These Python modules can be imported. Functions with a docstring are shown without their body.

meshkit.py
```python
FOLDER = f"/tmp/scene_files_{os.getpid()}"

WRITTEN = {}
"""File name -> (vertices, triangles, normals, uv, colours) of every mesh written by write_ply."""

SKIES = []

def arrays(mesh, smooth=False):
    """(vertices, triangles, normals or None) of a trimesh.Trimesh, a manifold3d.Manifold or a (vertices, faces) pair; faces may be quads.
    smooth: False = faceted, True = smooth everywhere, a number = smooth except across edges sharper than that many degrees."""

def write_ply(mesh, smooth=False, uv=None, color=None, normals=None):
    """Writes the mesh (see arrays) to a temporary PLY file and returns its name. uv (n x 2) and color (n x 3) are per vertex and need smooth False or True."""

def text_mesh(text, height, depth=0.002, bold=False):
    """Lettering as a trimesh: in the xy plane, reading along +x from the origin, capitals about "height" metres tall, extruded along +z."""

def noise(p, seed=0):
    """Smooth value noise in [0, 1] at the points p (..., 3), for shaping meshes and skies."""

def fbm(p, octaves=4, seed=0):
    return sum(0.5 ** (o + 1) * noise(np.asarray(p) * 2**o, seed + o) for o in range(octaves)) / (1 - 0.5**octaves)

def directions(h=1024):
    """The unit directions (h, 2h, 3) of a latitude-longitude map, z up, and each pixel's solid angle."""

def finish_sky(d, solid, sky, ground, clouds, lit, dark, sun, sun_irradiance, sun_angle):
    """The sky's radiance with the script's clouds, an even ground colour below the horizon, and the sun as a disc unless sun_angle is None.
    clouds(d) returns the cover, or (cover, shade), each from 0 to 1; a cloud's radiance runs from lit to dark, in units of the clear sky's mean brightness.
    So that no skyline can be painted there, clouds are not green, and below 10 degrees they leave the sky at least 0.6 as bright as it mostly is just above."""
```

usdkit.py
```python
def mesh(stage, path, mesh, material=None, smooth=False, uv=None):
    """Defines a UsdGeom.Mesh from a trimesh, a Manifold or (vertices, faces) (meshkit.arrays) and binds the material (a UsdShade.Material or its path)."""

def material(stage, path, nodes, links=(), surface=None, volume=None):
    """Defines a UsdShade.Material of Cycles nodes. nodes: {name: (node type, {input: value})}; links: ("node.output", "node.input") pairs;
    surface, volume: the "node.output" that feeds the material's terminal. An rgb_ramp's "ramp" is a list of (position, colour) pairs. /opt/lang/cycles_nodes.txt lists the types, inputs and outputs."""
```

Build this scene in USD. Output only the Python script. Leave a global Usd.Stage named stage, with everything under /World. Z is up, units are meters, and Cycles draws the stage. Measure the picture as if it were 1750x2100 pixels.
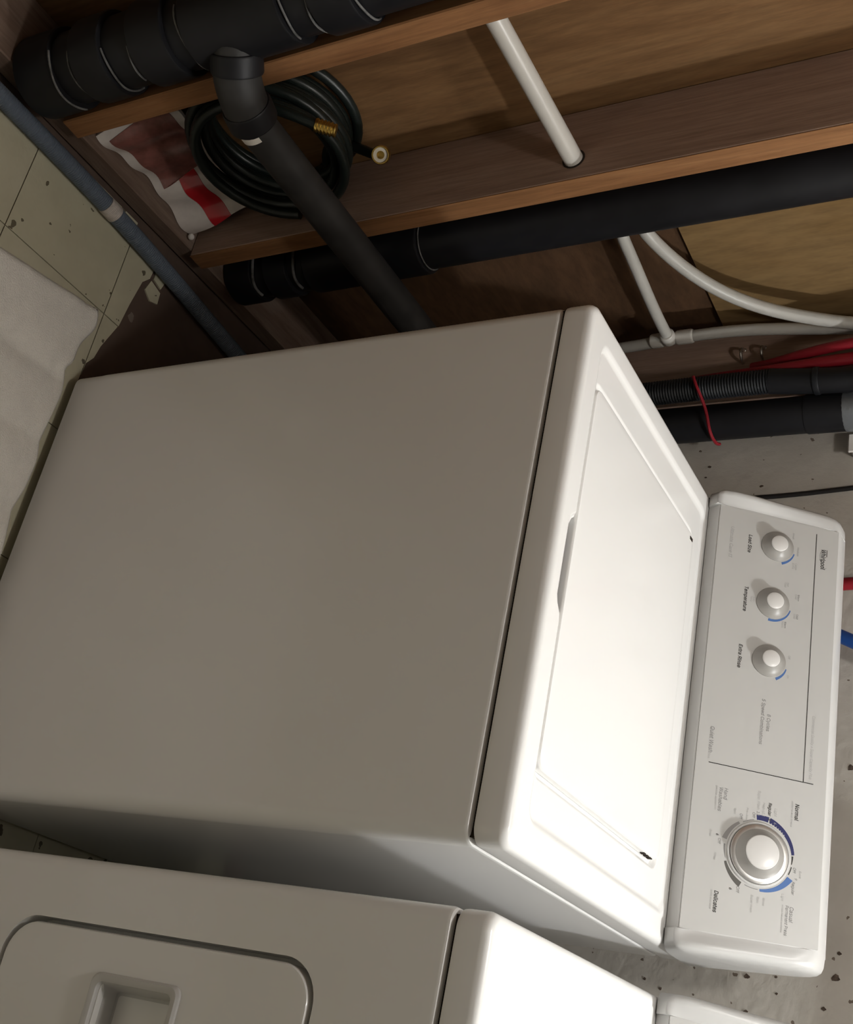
import math, random, numpy as np, trimesh, manifold3d as m3
import shapely.geometry as sg
import usdkit, meshkit
from pxr import Usd, UsdGeom, UsdLux, UsdShade, Gf, Sdf

stage = Usd.Stage.CreateInMemory()
UsdGeom.SetStageUpAxis(stage, UsdGeom.Tokens.z)
UsdGeom.SetStageMetersPerUnit(stage, 1.0)
UsdGeom.Xform.Define(stage, '/World')
stage.SetDefaultPrim(stage.GetPrimAtPath('/World'))
UsdGeom.Scope.Define(stage, '/World/Looks')
PI = math.pi
rng = random.Random(7)
nrg = np.random.default_rng(7)

# ------------------------------------------------------------------ camera
CAM = np.array([0.92115, -1.10407, 1.45401])
RIGHT = np.array([-0.19306452, 0.45596578, 0.86880452])      # the phone is held on its side: picture right is up
DOWN = np.array([0.88221505, 0.46821786, -0.0496854])
FWD = np.array([-0.42944463, 0.75687994, -0.49265613])
F_PX = 2454.457
cam = UsdGeom.Camera.Define(stage, '/World/camera')
mat = np.eye(4)
mat[0, :3], mat[1, :3], mat[2, :3], mat[3, :3] = RIGHT, -DOWN, -FWD, CAM
cam.AddTransformOp().Set(Gf.Matrix4d(*mat.ravel().tolist()))
cam.CreateHorizontalApertureAttr(36.0)
cam.CreateVerticalApertureAttr(36.0 * 2100 / 1750)
cam.CreateFocalLengthAttr(36.0 * F_PX / 1750)
cam.CreateClippingRangeAttr(Gf.Vec2f(0.02, 60))
cam.GetPrim().CreateAttribute('exposure', Sdf.ValueTypeNames.Float).Set(0.0)

# ------------------------------------------------------------------ lights (unseen main bulb and added fill bulb; fittings built below)
LAMP = (1.22, 0.55, 2.20)  # unseen main bulb, placed to light the machine tops from above
LAMP2 = (0.55, -0.27, 2.20)  # added fill bulb that brightens the floor and the washer front
P_LAMP, P_LAMP2 = 56.0, 20.0
LAMP_COL, LAMP2_COL = (0.97, 0.99, 1.0), (1.0, 0.965, 0.92)

# ------------------------------------------------------------------ helpers
used = {}
def numbered(path):
    n = used.get(path, 0); used[path] = n + 1
    return path if n == 0 else f'{path}_{n:03d}'
def data(prim, **kw):
    for k, v in kw.items():
        if v: prim.SetCustomDataByKey(k, v)
class Thing:
    """an Xform at the thing's base; its parts are meshes given in world space"""
    def __init__(self, name, label=None, cat=None, base=(0, 0, 0), group=None, kind=None):
        self.path = numbered('/World/' + name); self.base = np.array(base, float)
        x = UsdGeom.Xform.Define(stage, self.path); x.AddTranslateOp().Set(Gf.Vec3d(*map(float, base)))
        data(x.GetPrim(), label=label, category=cat, group=group, kind=kind)
    def part(self, name, mesh, mtl, parent=None, smooth=35, label=None, kind=None):
        p = numbered((parent or self.path) + '/' + name)
        v, f = vf(mesh)
        m = usdkit.mesh(stage, p, (v - self.base, f), mtl, smooth=smooth)
        data(m.GetPrim(), label=label, kind=kind)
        return p
def single(name, mesh, mtl, label=None, cat=None, group=None, kind=None, smooth=35):
    p = numbered('/World/' + name)
    v, f = vf(mesh)
    m = usdkit.mesh(stage, p, (v, f), mtl, smooth=smooth)
    data(m.GetPrim(), label=label, category=cat, group=group, kind=kind)
    return p
def vf(mesh):
    if hasattr(mesh, 'to_mesh'):
        m = mesh.to_mesh(); return np.array(m.vert_properties[:, :3], float), np.array(m.tri_verts, int)
    if isinstance(mesh, (tuple, list)) and len(mesh) and isinstance(mesh[0], (trimesh.Trimesh,)):
        mesh = trimesh.util.concatenate(mesh)
    if isinstance(mesh, trimesh.Trimesh): return np.array(mesh.vertices), np.array(mesh.faces)
    v, f = np.asarray(mesh[0], float), np.asarray(mesh[1], int)
    if f.shape[1] == 4: f = np.vstack([f[:, [0, 1, 2]], f[:, [0, 2, 3]]])
    return v, f
def tm(mesh):
    v, f = vf(mesh); return trimesh.Trimesh(v, f, process=False)
def manifold(mesh):
    v, f = vf(mesh)
    t = trimesh.Trimesh(v, f, process=True)
    if t.volume < 0: t.invert()
    return m3.Manifold(m3.Mesh(np.asarray(t.vertices, np.float32), np.asarray(t.faces, np.uint32)))
def box(x0, x1, y0, y1, z0, z1):
    return trimesh.creation.box(extents=(x1 - x0, y1 - y0, z1 - z0), transform=trimesh.transformations.translation_matrix(((x0 + x1) / 2, (y0 + y1) / 2, (z0 + z1) / 2)))
def bevel_box(x0, x1, y0, y1, z0, z1, b=0.003):
    lo, hi = np.array([x0, y0, z0]), np.array([x1, y1, z1]); pts = []
    for sx in (0, 1):
        for sy in (0, 1):
            for sz in (0, 1):
                c = np.where([sx, sy, sz], hi - b, lo + b)
                for k in range(3):
                    q = c.copy(); q[k] += b if (sx, sy, sz)[k] else -b; pts.append(q)
    return m3.Manifold.hull_points(np.array(pts, np.float32))
def rrect(x0, x1, y0, y1, r, n=6, m=0):
    """rounded rectangle, counter-clockwise; m extra points on each straight edge"""
    P = []
    for cx, cy, a0 in ((x1 - r, y0 + r, -PI / 2), (x1 - r, y1 - r, 0), (x0 + r, y1 - r, PI / 2), (x0 + r, y0 + r, PI)):
        arc = [(cx + r * math.cos(a0 + PI / 2 * i / n), cy + r * math.sin(a0 + PI / 2 * i / n)) for i in range(n + 1)]
        if m and P:
            a, b = P[-1], arc[0]; P += [(a[0] + (b[0] - a[0]) * k / (m + 1), a[1] + (b[1] - a[1]) * k / (m + 1)) for k in range(1, m + 1)]
        P += arc
    if m:
        a, b = P[-1], P[0]; P += [(a[0] + (b[0] - a[0]) * k / (m + 1), a[1] + (b[1] - a[1]) * k / (m + 1)) for k in range(1, m + 1)]
    return np.array(P)
def loft(rings, cap0=True, cap1=True, closed=True):
    """rings: list of (n,3) loops of equal length"""
    R = [np.asarray(r, float) for r in rings]; n = len(R[0]); V = list(np.vstack(R)); F = []
    for k in range(len(R) - 1):
        for i in range(n if closed else n - 1):
            j = (i + 1) % n; a, b, c, d = k * n + i, k * n + j, (k + 1) * n + j, (k + 1) * n + i
            F += [(a, b, c), (a, c, d)]
    if cap0:
        V.append(R[0].mean(0)); q = len(V) - 1; F += [(q, (i + 1) % n, i) for i in range(n)]
    if cap1:
        V.append(R[-1].mean(0)); q = len(V) - 1; o = (len(R) - 1) * n; F += [(q, o + i, o + (i + 1) % n) for i in range(n)]
    return trimesh.Trimesh(np.array(V), np.array(F), process=False)
def zring(p2, z): return np.column_stack([p2, np.full(len(p2), z)])
def yring(p2, y): return np.column_stack([p2[:, 0], np.full(len(p2), y), p2[:, 1]])
def smooth_path(pts, n=40):
    from scipy.interpolate import CubicSpline
    pts = np.asarray(pts, float); s = np.r_[0, np.cumsum(np.linalg.norm(np.diff(pts, axis=0), axis=1))]
    return CubicSpline(s, pts)(np.linspace(0, s[-1], n))
def tube(path, r, n=18, cap=True):
    P = np.asarray(path, float); k = len(P); r = np.broadcast_to(np.asarray(r, float), (k,))
    T = np.gradient(P, axis=0)
    for i in range(k):
        L = np.linalg.norm(T[i]); T[i] = T[i] / L if L > 1e-9 else T[i - 1]
    u = np.cross(T[0], [0.13, 0.31, 0.94]); u /= np.linalg.norm(u); rings = []
    for i in range(k):
        u = u - T[i] * (u @ T[i]); u /= np.linalg.norm(u); w = np.cross(T[i], u)
        a = np.linspace(0, 2 * PI, n, endpoint=False)
        rings.append(P[i] + r[i] * (np.cos(a)[:, None] * u + np.sin(a)[:, None] * w))
    return loft(rings, cap, cap)
def rod(a, b, r, n=20): 
    a, b = np.array(a, float), np.array(b, float)
    return tube([a, a + (b - a) * .001, b - (b - a) * .001, b], r, n)
def lathe(profile, origin, axis, n=40):
    """profile: (radius, height along axis) pairs"""
    a = np.array(axis, float); a /= np.linalg.norm(a); u = np.cross(a, [0, 0, 1.0] if abs(a[2]) < .9 else [1.0, 0, 0]); u /= np.linalg.norm(u); w = np.cross(a, u)
    th = np.linspace(0, 2 * PI, n, endpoint=False); c = np.cos(th)[:, None] * u + np.sin(th)[:, None] * w
    return loft([np.array(origin) + a * h + max(r, 1e-5) * c for r, h in profile])
def fitting(a, b, r, lip=.006):
    """pipe hub: a collar with softened rims"""
    a, b = np.array(a, float), np.array(b, float); d = b - a; L = np.linalg.norm(d)
    return lathe([(r - lip, 0), (r - .0015, .001), (r, .004), (r, L - .004), (r - .0015, L - .001), (r - lip, L)], a, d, 32)

# ------------------------------------------------------------------ materials
def lin(c): return tuple(((x / 255) / 12.92 if x / 255 <= .04045 else ((x / 255 + .055) / 1.055) ** 2.4) for x in c)
def plain(name, col, rough=.5, spec=.5, metal=0.0, coat=0.0, bump=0.0, bscale=200, var=0.0, vscale=8, trans=0.0):
    N = {'p': ('principled_bsdf', {'base_color': col, 'roughness': rough, 'specular_ior_level': spec, 'metallic': metal, 'coat_weight': coat, 'coat_roughness': .08, 'transmission_weight': trans}),
         'g': ('geometry', {})}
    L = []
    if var:
        N['n'] = ('noise_texture', {'scale': vscale, 'detail': 5.0, 'roughness': .6})
        N['r'] = ('rgb_ramp', {'ramp': [(.3, tuple(c * (1 - var) for c in col)), (.7, tuple(min(1, c * (1 + var)) for c in col))]})
        L += [('g.position', 'n.vector'), ('n.fac', 'r.fac'), ('r.color', 'p.base_color')]
    if bump:
        N['bn'] = ('noise_texture', {'scale': bscale, 'detail': 3.0}); N['b'] = ('bump', {'strength': bump, 'distance': .002})
        L += [('g.position', 'bn.vector'), ('bn.fac', 'b.height'), ('b.normal', 'p.normal')]
    return usdkit.material(stage, '/World/Looks/' + name, N, L, surface='p.BSDF')
def wood(name, a, b, c, stretch=(38, 38, 2.2), rough=.75, seed=0.0, stain=0.0, staincol=(.05, .03, .02)):
    """grain running along the axis with the small stretch"""
    N = {'g': ('geometry', {}), 'm': ('mapping', {'scale': stretch, 'location': (seed, seed * 1.7, seed * .6)}),
         'n': ('noise_texture', {'scale': 1.0, 'detail': 6.0, 'roughness': .62, 'distortion': .6}),
         'm2': ('mapping', {'scale': tuple(s * 4.5 for s in stretch), 'location': (seed, 3, seed)}),
         'n2': ('noise_texture', {'scale': 1.0, 'detail': 3.0, 'roughness': .7}),
         'r': ('rgb_ramp', {'ramp': [(.25, a), (.5, b), (.78, c)]}),
         'r2': ('rgb_ramp', {'ramp': [(.3, (.78, .76, .74)), (.62, (1.04, 1.03, 1.02))]}),
         'x': ('mix_color', {'blend_type': 'multiply', 'fac': 1.0}),
         's': ('noise_texture', {'scale': 4.5, 'detail': 4.0, 'roughness': .6}),
         'sr': ('rgb_ramp', {'ramp': [(.52, (0, 0, 0)), (.72, (stain,) * 3)]}),
         'y': ('mix_color', {'blend_type': 'mix', 'b': staincol}),
         'bp': ('bump', {'strength': .25, 'distance': .0015}),
         'p': ('principled_bsdf', {'roughness': rough, 'specular_ior_level': .25})}
    L = [('g.position', 'm.vector'), ('m.vector', 'n.vector'), ('g.position', 'm2.vector'), ('m2.vector', 'n2.vector'), ('n.fac', 'r.fac'), ('n2.fac', 'r2.fac'),
         ('r.color', 'x.a'), ('r2.color', 'x.b'), ('g.position', 's.vector'), ('s.fac', 'sr.fac'), ('sr.color', 'y.fac'), ('x.result', 'y.a'),
         ('y.result', 'p.base_color'), ('n2.fac', 'bp.height'), ('bp.normal', 'p.normal')]
    return usdkit.material(stage, '/World/Looks/' + name, N, L, surface='p.BSDF')
def speckled(name, base, tint, speck, sscale, sth, rough=.8, bump=.3, bscale=60, spec=.3):
    """paint or tile with cloudy tone and irregular dark flecks"""
    N = {'g': ('geometry', {}), 'n': ('noise_texture', {'scale': 6.0, 'detail': 6.0, 'roughness': .65}), 'r': ('rgb_ramp', {'ramp': [(.3, tint), (.68, base)]}),
         'd': ('noise_texture', {'scale': 90.0, 'detail': 2.0}), 'dm': ('vector_math', {'math_type': 'multiply_add', 'vector2': (.016, .016, .016)}),
         'v': ('voronoi_texture', {'scale': sscale, 'randomness': 1.0}), 'w': ('noise_texture', {'scale': sscale * .8, 'detail': 1.0}),
         'sz': ('math', {'math_type': 'multiply', 'value2': sth * 2}), 'c': ('math', {'math_type': 'less_than'}),
         'w2': ('rgb_ramp', {'ramp': [(.5, (0, 0, 0)), (.75, (1, 1, 1))]}),
         'x': ('mix_color', {'blend_type': 'mix', 'b': speck}),
         'bn': ('noise_texture', {'scale': float(bscale), 'detail': 4.0}), 'b': ('bump', {'strength': bump, 'distance': .003}),
         'p': ('principled_bsdf', {'roughness': rough, 'specular_ior_level': spec})}
    L = [('g.position', 'n.vector'), ('n.fac', 'r.fac'), ('g.position', 'd.vector'), ('d.color', 'dm.vector1'), ('g.position', 'dm.vector3'), ('dm.vector', 'v.vector'),
         ('g.position', 'w.vector'), ('w.fac', 'w2.fac'), ('w2.color', 'sz.value1'), ('v.distance', 'c.value1'), ('sz.value', 'c.value2'), ('c.value', 'x.fac'),
         ('r.color', 'x.a'), ('x.result', 'p.base_color'), ('g.position', 'bn.vector'), ('bn.fac', 'b.height'), ('b.normal', 'p.normal')]
    return usdkit.material(stage, '/World/Looks/' + name, N, L, surface='p.BSDF')

ENAMEL = plain('white_enamel', (.80, .795, .78), .28, .5, coat=.3)
PLASTIC = plain('white_console_plastic', (.555, .55, .537), .33, .5)
PANEL_INK = plain('grey_panel_face', (.50, .493, .475), .4, .45)
KNOB_SIDE = plain('grey_knob_plastic', (.30, .288, .268), .38, .5)
KNOB_CAP = plain('white_knob_cap', (.66, .645, .625), .25, .5)
CHROME = plain('satin_chrome', (.80, .79, .77), .30, .5, metal=.85)
INK = plain('dark_grey_ink', (.055, .053, .05), .6, .2)
INK_MID = plain('mid_grey_ink', (.21, .205, .20), .6, .2)
INK_PALE = plain('pale_grey_ink', (.40, .395, .385), .6, .2)
NAVY = plain('navy_ink', (.025, .028, .11), .5, .3)
BLUE_INK = plain('blue_ink', (.085, .17, .40), .5, .3)
TAUPE_INK = plain('taupe_ink', (.10, .095, .085), .5, .3)
GREY_INK = plain('grey_ink', (.27, .262, .255), .5, .3)
GAP = plain('dark_gap', (.035, .028, .022), .8, .1)  # near-black colour standing for the shade inside seams, slots and holes
ABS = plain('black_abs_plastic', (.008, .008, .0095), .5, .3, var=.3, vscale=14)
ABS_DUST = plain('dusty_abs_plastic', (.026, .0245, .023), .6, .35, var=.4, vscale=18)
CHIP_M = plain('flaked_paint_brown', (.10, .075, .06), .9, .1, var=.5, vscale=200)
CEMENT = plain('cement_smear', (.12, .117, .113), .7, .3, var=.6, vscale=40)
WHITE_PIPE = plain('white_pvc', (.52, .495, .45), .32, .5)
PEX_WHITE = plain('milky_pex', (.42, .405, .37), .38, .45, var=.08)  # white pipe greyed so its colour carries the shade of the corner bay
RED = plain('red_pex', (.24, .010, .018), .45, .35)
BLUE = plain('blue_pex', (.016, .075, .30), .38, .45)
HOSE = plain('dark_green_hose', (.010, .015, .013), .36, .45)
CORR = plain('black_corrugated', (.009, .010, .012), .48, .35)
CONDUIT = plain('slate_blue_conduit', (.135, .165, .205), .5, .4, var=.1)
TAPE = plain('pale_worn_tape', (.50, .45, .41), .6, .3, var=.25, vscale=60)
BRASS = plain('brass', (.72, .50, .14), .28, .5, metal=1.0)
WASHER_M = plain('white_rubber', (.62, .58, .50), .6)
FOIL = plain('duct_tape_silver', (.22, .235, .25), .4, .5, metal=.6, bump=.6, bscale=90)
STEEL = plain('zinc_steel', (.62, .58, .53), .35, .5, metal=1.0)
BLACK_RUBBER = plain('black_cable', (.014, .013, .013), .45, .4)
LABEL = plain('white_sticker', (.72, .68, .62), .5)
FLEECE = plain('white_fleece', (.82, .79, .73), .95, .1, bump=1.0, bscale=420, var=.05, vscale=30)
BAG = plain('white_packet', (.62, .57, .53), .25, .5, coat=.6, bump=.5, bscale=45, var=.12, vscale=22)
BAG_RED = plain('red_print', (.46, .012, .02), .25, .5, coat=.6)
BAG_BROWN = plain('faded_red_print', (.22, .085, .07), .3, .5, coat=.6, var=.35, vscale=40)
BOXW = plain('white_box_plastic', (.78, .74, .70), .4)
W_STUD = wood('stud_wood', (0.186, 0.084, 0.032), (0.260, 0.124, 0.051), (0.310, 0.161, 0.071), seed=1.0, stain=.35, staincol=(.10, .04, .016))
W_STUD2 = wood('stud_wood_dusty', (0.274, 0.178, 0.130), (0.327, 0.222, 0.169), (0.372, 0.266, 0.209), seed=4.0, stain=.2, staincol=(.22, .12, .08))  # greyer and paler than the other stud wood
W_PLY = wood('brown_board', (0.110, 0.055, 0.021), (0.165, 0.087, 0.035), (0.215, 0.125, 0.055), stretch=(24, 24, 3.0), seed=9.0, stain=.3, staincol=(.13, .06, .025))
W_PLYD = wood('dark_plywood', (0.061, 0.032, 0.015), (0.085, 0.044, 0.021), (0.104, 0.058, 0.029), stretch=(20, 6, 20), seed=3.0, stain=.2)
W_YEL = wood('pale_plywood', (0.164, 0.099, 0.036), (0.195, 0.122, 0.050), (0.216, 0.140, 0.060), stretch=(12, 12, 3.0), seed=6.0, stain=.25, staincol=(.24, .13, .05))
W_PLATE = wood('dusty_plate', (0.120, 0.075, 0.053), (0.180, 0.124, 0.094), (0.247, 0.188, 0.150), stretch=(30, 3, 30), seed=2.0, stain=.3, staincol=(.40, .35, .30))
CEIL_M = plain('whitewashed_wood', (.62, .60, .57), .8, .2, var=.12, vscale=12)  # unseen ceiling, kept pale to bounce light into the room
W_JOIST = wood('joist_wood', (.30, .19, .10), (.42, .28, .15), (.52, .36, .20), stretch=(3, 30, 30), seed=5.0)
WALL_M = speckled('painted_concrete', (.60, .565, .51), (.50, .465, .415), (.19, .15, .12), 55, .15, .75, .5, 45)
TILE_M = speckled('vinyl_tile', (.56, .53, .39), (.46, .43, .31), (.14, .12, .08), 42, .24, .55, .15, 80)
TILE_M2 = speckled('vinyl_tile_worn', (.58, .545, .41), (.45, .42, .30), (.12, .10, .07), 30, .2, .55, .15, 80)
SLAB_M = speckled('stained_slab', (.125, .085, .065), (.075, .05, .04), (.20, .16, .13), 22, .12, .85, .5, 50)
BULB = usdkit.material(stage, '/World/Looks/lamp_glass', {'e': ('emission', {'color': LAMP_COL, 'strength': 0.0}), 'p': ('principled_bsdf', {'base_color': (.9, .9, .88), 'roughness': .3})}, [], surface='p.BSDF')

# ------------------------------------------------------------------ room shell
XW, XP = -0.335, -0.475          # faces of the studs and of the boarding behind them
YB = 0.77                        # painted back wall
X1, Y0, ZC = 3.3, -3.6, 2.50
fl = Thing('floor', base=(0, 0, 0), kind='structure')
fl.part('slab', box(XP - .15, X1, Y0, YB, -.06, -.003), SLAB_M, smooth=False, label='dark stained concrete slab where tiles are missing')
TS = .2315
for i in range(-1, 14):
    for j in range(-14, 4):
        x0, x1 = -.138 + TS * i, -.138 + TS * (i + 1); y0, y1 = -.21 + TS * j, -.21 + TS * (j + 1)
        x0, x1, y1 = max(x0, -.335), x1, y1
        g = .0009
        if j == 1:                                     # the last course beside the machines is a cut strip, broken off at its end
            y1 = .062
            if i == -1: poly = [(-.300, y0), (x1, y0), (x1, y1 - .002), (-.19, .066), (-.245, .075), (-.262, .088), (-.300, .092)]
            elif i == 0: poly = [(x0, y0), (x1, y0), (x1, .02), (x0 + .10, .024), (x0 + .082, .035), (x0 + .055, .040), (x0, y1 - .003)]
            elif x0 > .5: poly = [(x0, y0), (x1, y0), (x1, y0 + TS), (x0, y0 + TS)]
            else: continue
        elif j > 1:
            if x0 < .5: continue
            poly = [(x0, y0), (x1, y0), (x1, min(y1, .76)), (x0, min(y1, .76))]
        else:
            poly = [(x0, y0), (x1, y0), (x1, y1), (x0, y1)]
        P = sg.Polygon(poly).buffer(-g)
        if P.is_empty: continue
        t = trimesh.creation.extrude_polygon(P, .003, engine='earcut'); t.apply_translation((0, 0, -.003))
        fl.part('tile', t, TILE_M if rng.random() < .6 else TILE_M2, smooth=False)
for poly in ([(-.262, .092), (-.238, .085), (-.226, .104), (-.232, .122), (-.255, .120)], [(-.300, .098), (-.268, .096), (-.262, .118), (-.300, .128)]):
    t = trimesh.creation.extrude_polygon(sg.Polygon(poly), .003, engine='earcut'); t.apply_translation((0, 0, -.003))
    fl.part('tile', t, TILE_M, smooth=False, label='small broken piece of vinyl tile')

wb = Thing('wall_back', base=(0, YB, 0), kind='structure')
wb.part('concrete_face', box(XP - .15, X1, YB, YB + .2, -.06, ZC), WALL_M, smooth=False)
for cx, cz, r in ((0.6270, 1.0900, 0.0048), (0.6610, 1.0860, 0.0088), (0.6760, 0.9600, 0.0064), (0.7300, 0.9260, 0.0072), (0.7250, 0.9630, 0.0056), (0.3520, 1.0950, 0.0088), (-0.2030, 0.8230, 0.0048), (-0.1810, 0.8180, 0.0032), (-0.1560, 0.9220, 0.0056), (0.6710, 1.0030, 0.0032), (0.7000, 0.8060, 0.0040), (0.7110, 0.8320, 0.0040), (0.6940, 1.0050, 0.0032), (0.7050, 1.0720, 0.0048)):
    r = r * .75
    P = sg.Polygon([(r * (.55 + .6 * rng.random()) * math.cos(t) * .8, r * (.55 + .6 * rng.random()) * math.sin(t)) for t in np.linspace(0, 2 * PI, 11)[:-1]]).buffer(0)
    if P.geom_type != 'Polygon': P = max(P.geoms, key=lambda g: g.area)
    g = trimesh.creation.extrude_polygon(P, .0012, engine='earcut'); v = g.vertices
    g.vertices = np.column_stack([v[:, 0] + cx, YB + .0006 - v[:, 2], v[:, 1] + cz]); g.invert()
    wb.part('paint_chip', g, CHIP_M, smooth=False)
single('wall_right', box(X1, X1 + .15, Y0, YB, -.06, ZC), WALL_M, kind='structure', smooth=False)
single('wall_front', box(XP - .15, X1, Y0 - .15, Y0, -.06, ZC), WALL_M, kind='structure', smooth=False)
ce = Thing('ceiling', base=(0, 0, ZC), kind='structure')
ce.part('subfloor', box(XP - .15, X1, Y0, YB, ZC, ZC + .03), CEIL_M, smooth=False)
for k in range(9):
    x = -.2 + .406 * k
    ce.part('joist', box(x - .019, x + .019, Y0, YB, ZC - .19, ZC), CEIL_M, smooth=False)

wl = Thing('wall_left', base=(XP, 0, 0), kind='structure')
wl.part('boarding', box(XP - .02, XP, Y0, .13, 0, ZC), W_PLY, smooth=False)
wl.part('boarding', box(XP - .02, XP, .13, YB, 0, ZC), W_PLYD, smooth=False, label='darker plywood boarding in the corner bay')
wl.part('sole_plate', bevel_box(XP, XW - .012, Y0, YB, 0, .038, .002), W_PLATE, smooth=False, label='dusty sole plate along the floor')
STUDS = [(-.215, -.177), (.122, .160)]
for y0, y1 in STUDS: last_stud = wl.part('stud', bevel_box(XP, XW, y0, y1, .038, ZC, .002), W_STUD if y0 < 0 else W_STUD2, smooth=False)
wl.part('bored_hole', lathe([(.0182, .0000), (.0182, .0012)], (-.3745, .1222, .780), (0, -1, 0), 28), GAP, parent=last_stud, label='dark bored hole round the white pipe')
wl.part('stud_edge', bevel_box(XW, XW + .0015, .1225, .1595, .038, ZC, .0004), W_STUD, smooth=False, label='planed orange edge of the dusty stud')  # thin sheet of the orange wood laid over the grey one
wl.part('stud', bevel_box(XP, XW, .728, .766, .038, ZC, .002), W_STUD2, smooth=False)
for k in range(1, 8): wl.part('stud', bevel_box(XP, XW, -.215 - .406 * k, -.177 - .406 * k, .038, ZC, .002), W_STUD, smooth=False)
wl.part('plywood_patch', box(XP, XP + .010, .20, .728, .846, 1.75), W_YEL, smooth=False, label='pale yellow plywood patch above the washer')

# ------------------------------------------------------------------ washer and dryer
HT, ZS, ZK = .914, .873, .869       # top surface, bottom of the top panel's skirt, top of the cabinet
def front_band(x0, x1, y0, y1, r, z0=.02):
    """cabinet shell: a shallow stepped-in band at the foot and a rolled upper rim"""
    rr = lambda d, z: zring(rrect(x0 + d, x1 - d, y0 + d, y1 - d, max(r - d, .003), 8), z)
    return loft([rr(.004, z0), rr(.0005, z0 + .003), rr(.0005, z0 + .052), rr(.0, z0 + .060), rr(0, ZK - .006), rr(.0012, ZK - .0025), rr(.004, ZK - .0005), rr(.008, ZK)])
def machine_top(x0, x1, y1, wells, y0=0.0):
    """pressed steel top: wells = [(rect, radius, depth, run)], nested"""
    M = 60
    def ring(d, z, r=.02): return zring(rrect(x0 + d, x1 - d, y0 + d, y1 - d, max(r - d * .6, .004), 8, M), z)
    R = [ring(.010, ZS + .001), ring(.003, ZS), ring(.0006, ZS + .0015), ring(0, ZS + .006), ring(0, HT - .012), ring(.0012, HT - .007), ring(.0038, HT - .0028), ring(.008, HT - .0006), ring(.012, HT)]
    z = HT
    for (rx0, rx1, ry0, ry1), r, dep, run, notch in wells:
        def w(d, zz):
            p = rrect(rx0 + d, rx1 - d, ry0 + d, ry1 - d, max(r - d, .003), 8, M)
            if notch:
                nx0, nx1, nd = notch
                s = np.clip((p[:, 0] - nx0 + .012) / .012, 0, 1) * np.clip((nx1 + .022 - p[:, 0]) / .022, 0, 1)
                s = s * s * (3 - 2 * s); near = p[:, 1] < ry0 + d + 1e-4 + .02 * 0
                p[near, 1] -= nd * s[near]
            return zring(p, zz)
        R += [w(-run * .15, z), w(run * .2, z - dep * .12), w(run * .5, z - dep * .5), w(run * .8, z - dep * .88), w(run * 1.15, z - dep)]
        z -= dep
    return loft(R)
def slab_lid(x0, x1, y0, y1, r, z0, z1, e=.005):
    rr = lambda d, z: zring(rrect(x0 + d, x1 - d, y0 + d, y1 - d, max(r - d, .002), 8), z)
    return loft([rr(.002, z0), rr(0, z0 + .001), rr(0, z1 - e), rr(e * .12, z1 - e * .55), rr(e * .45, z1 - e * .15), rr(e, z1), rr(e * 3, z1 + .0004)])
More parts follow.
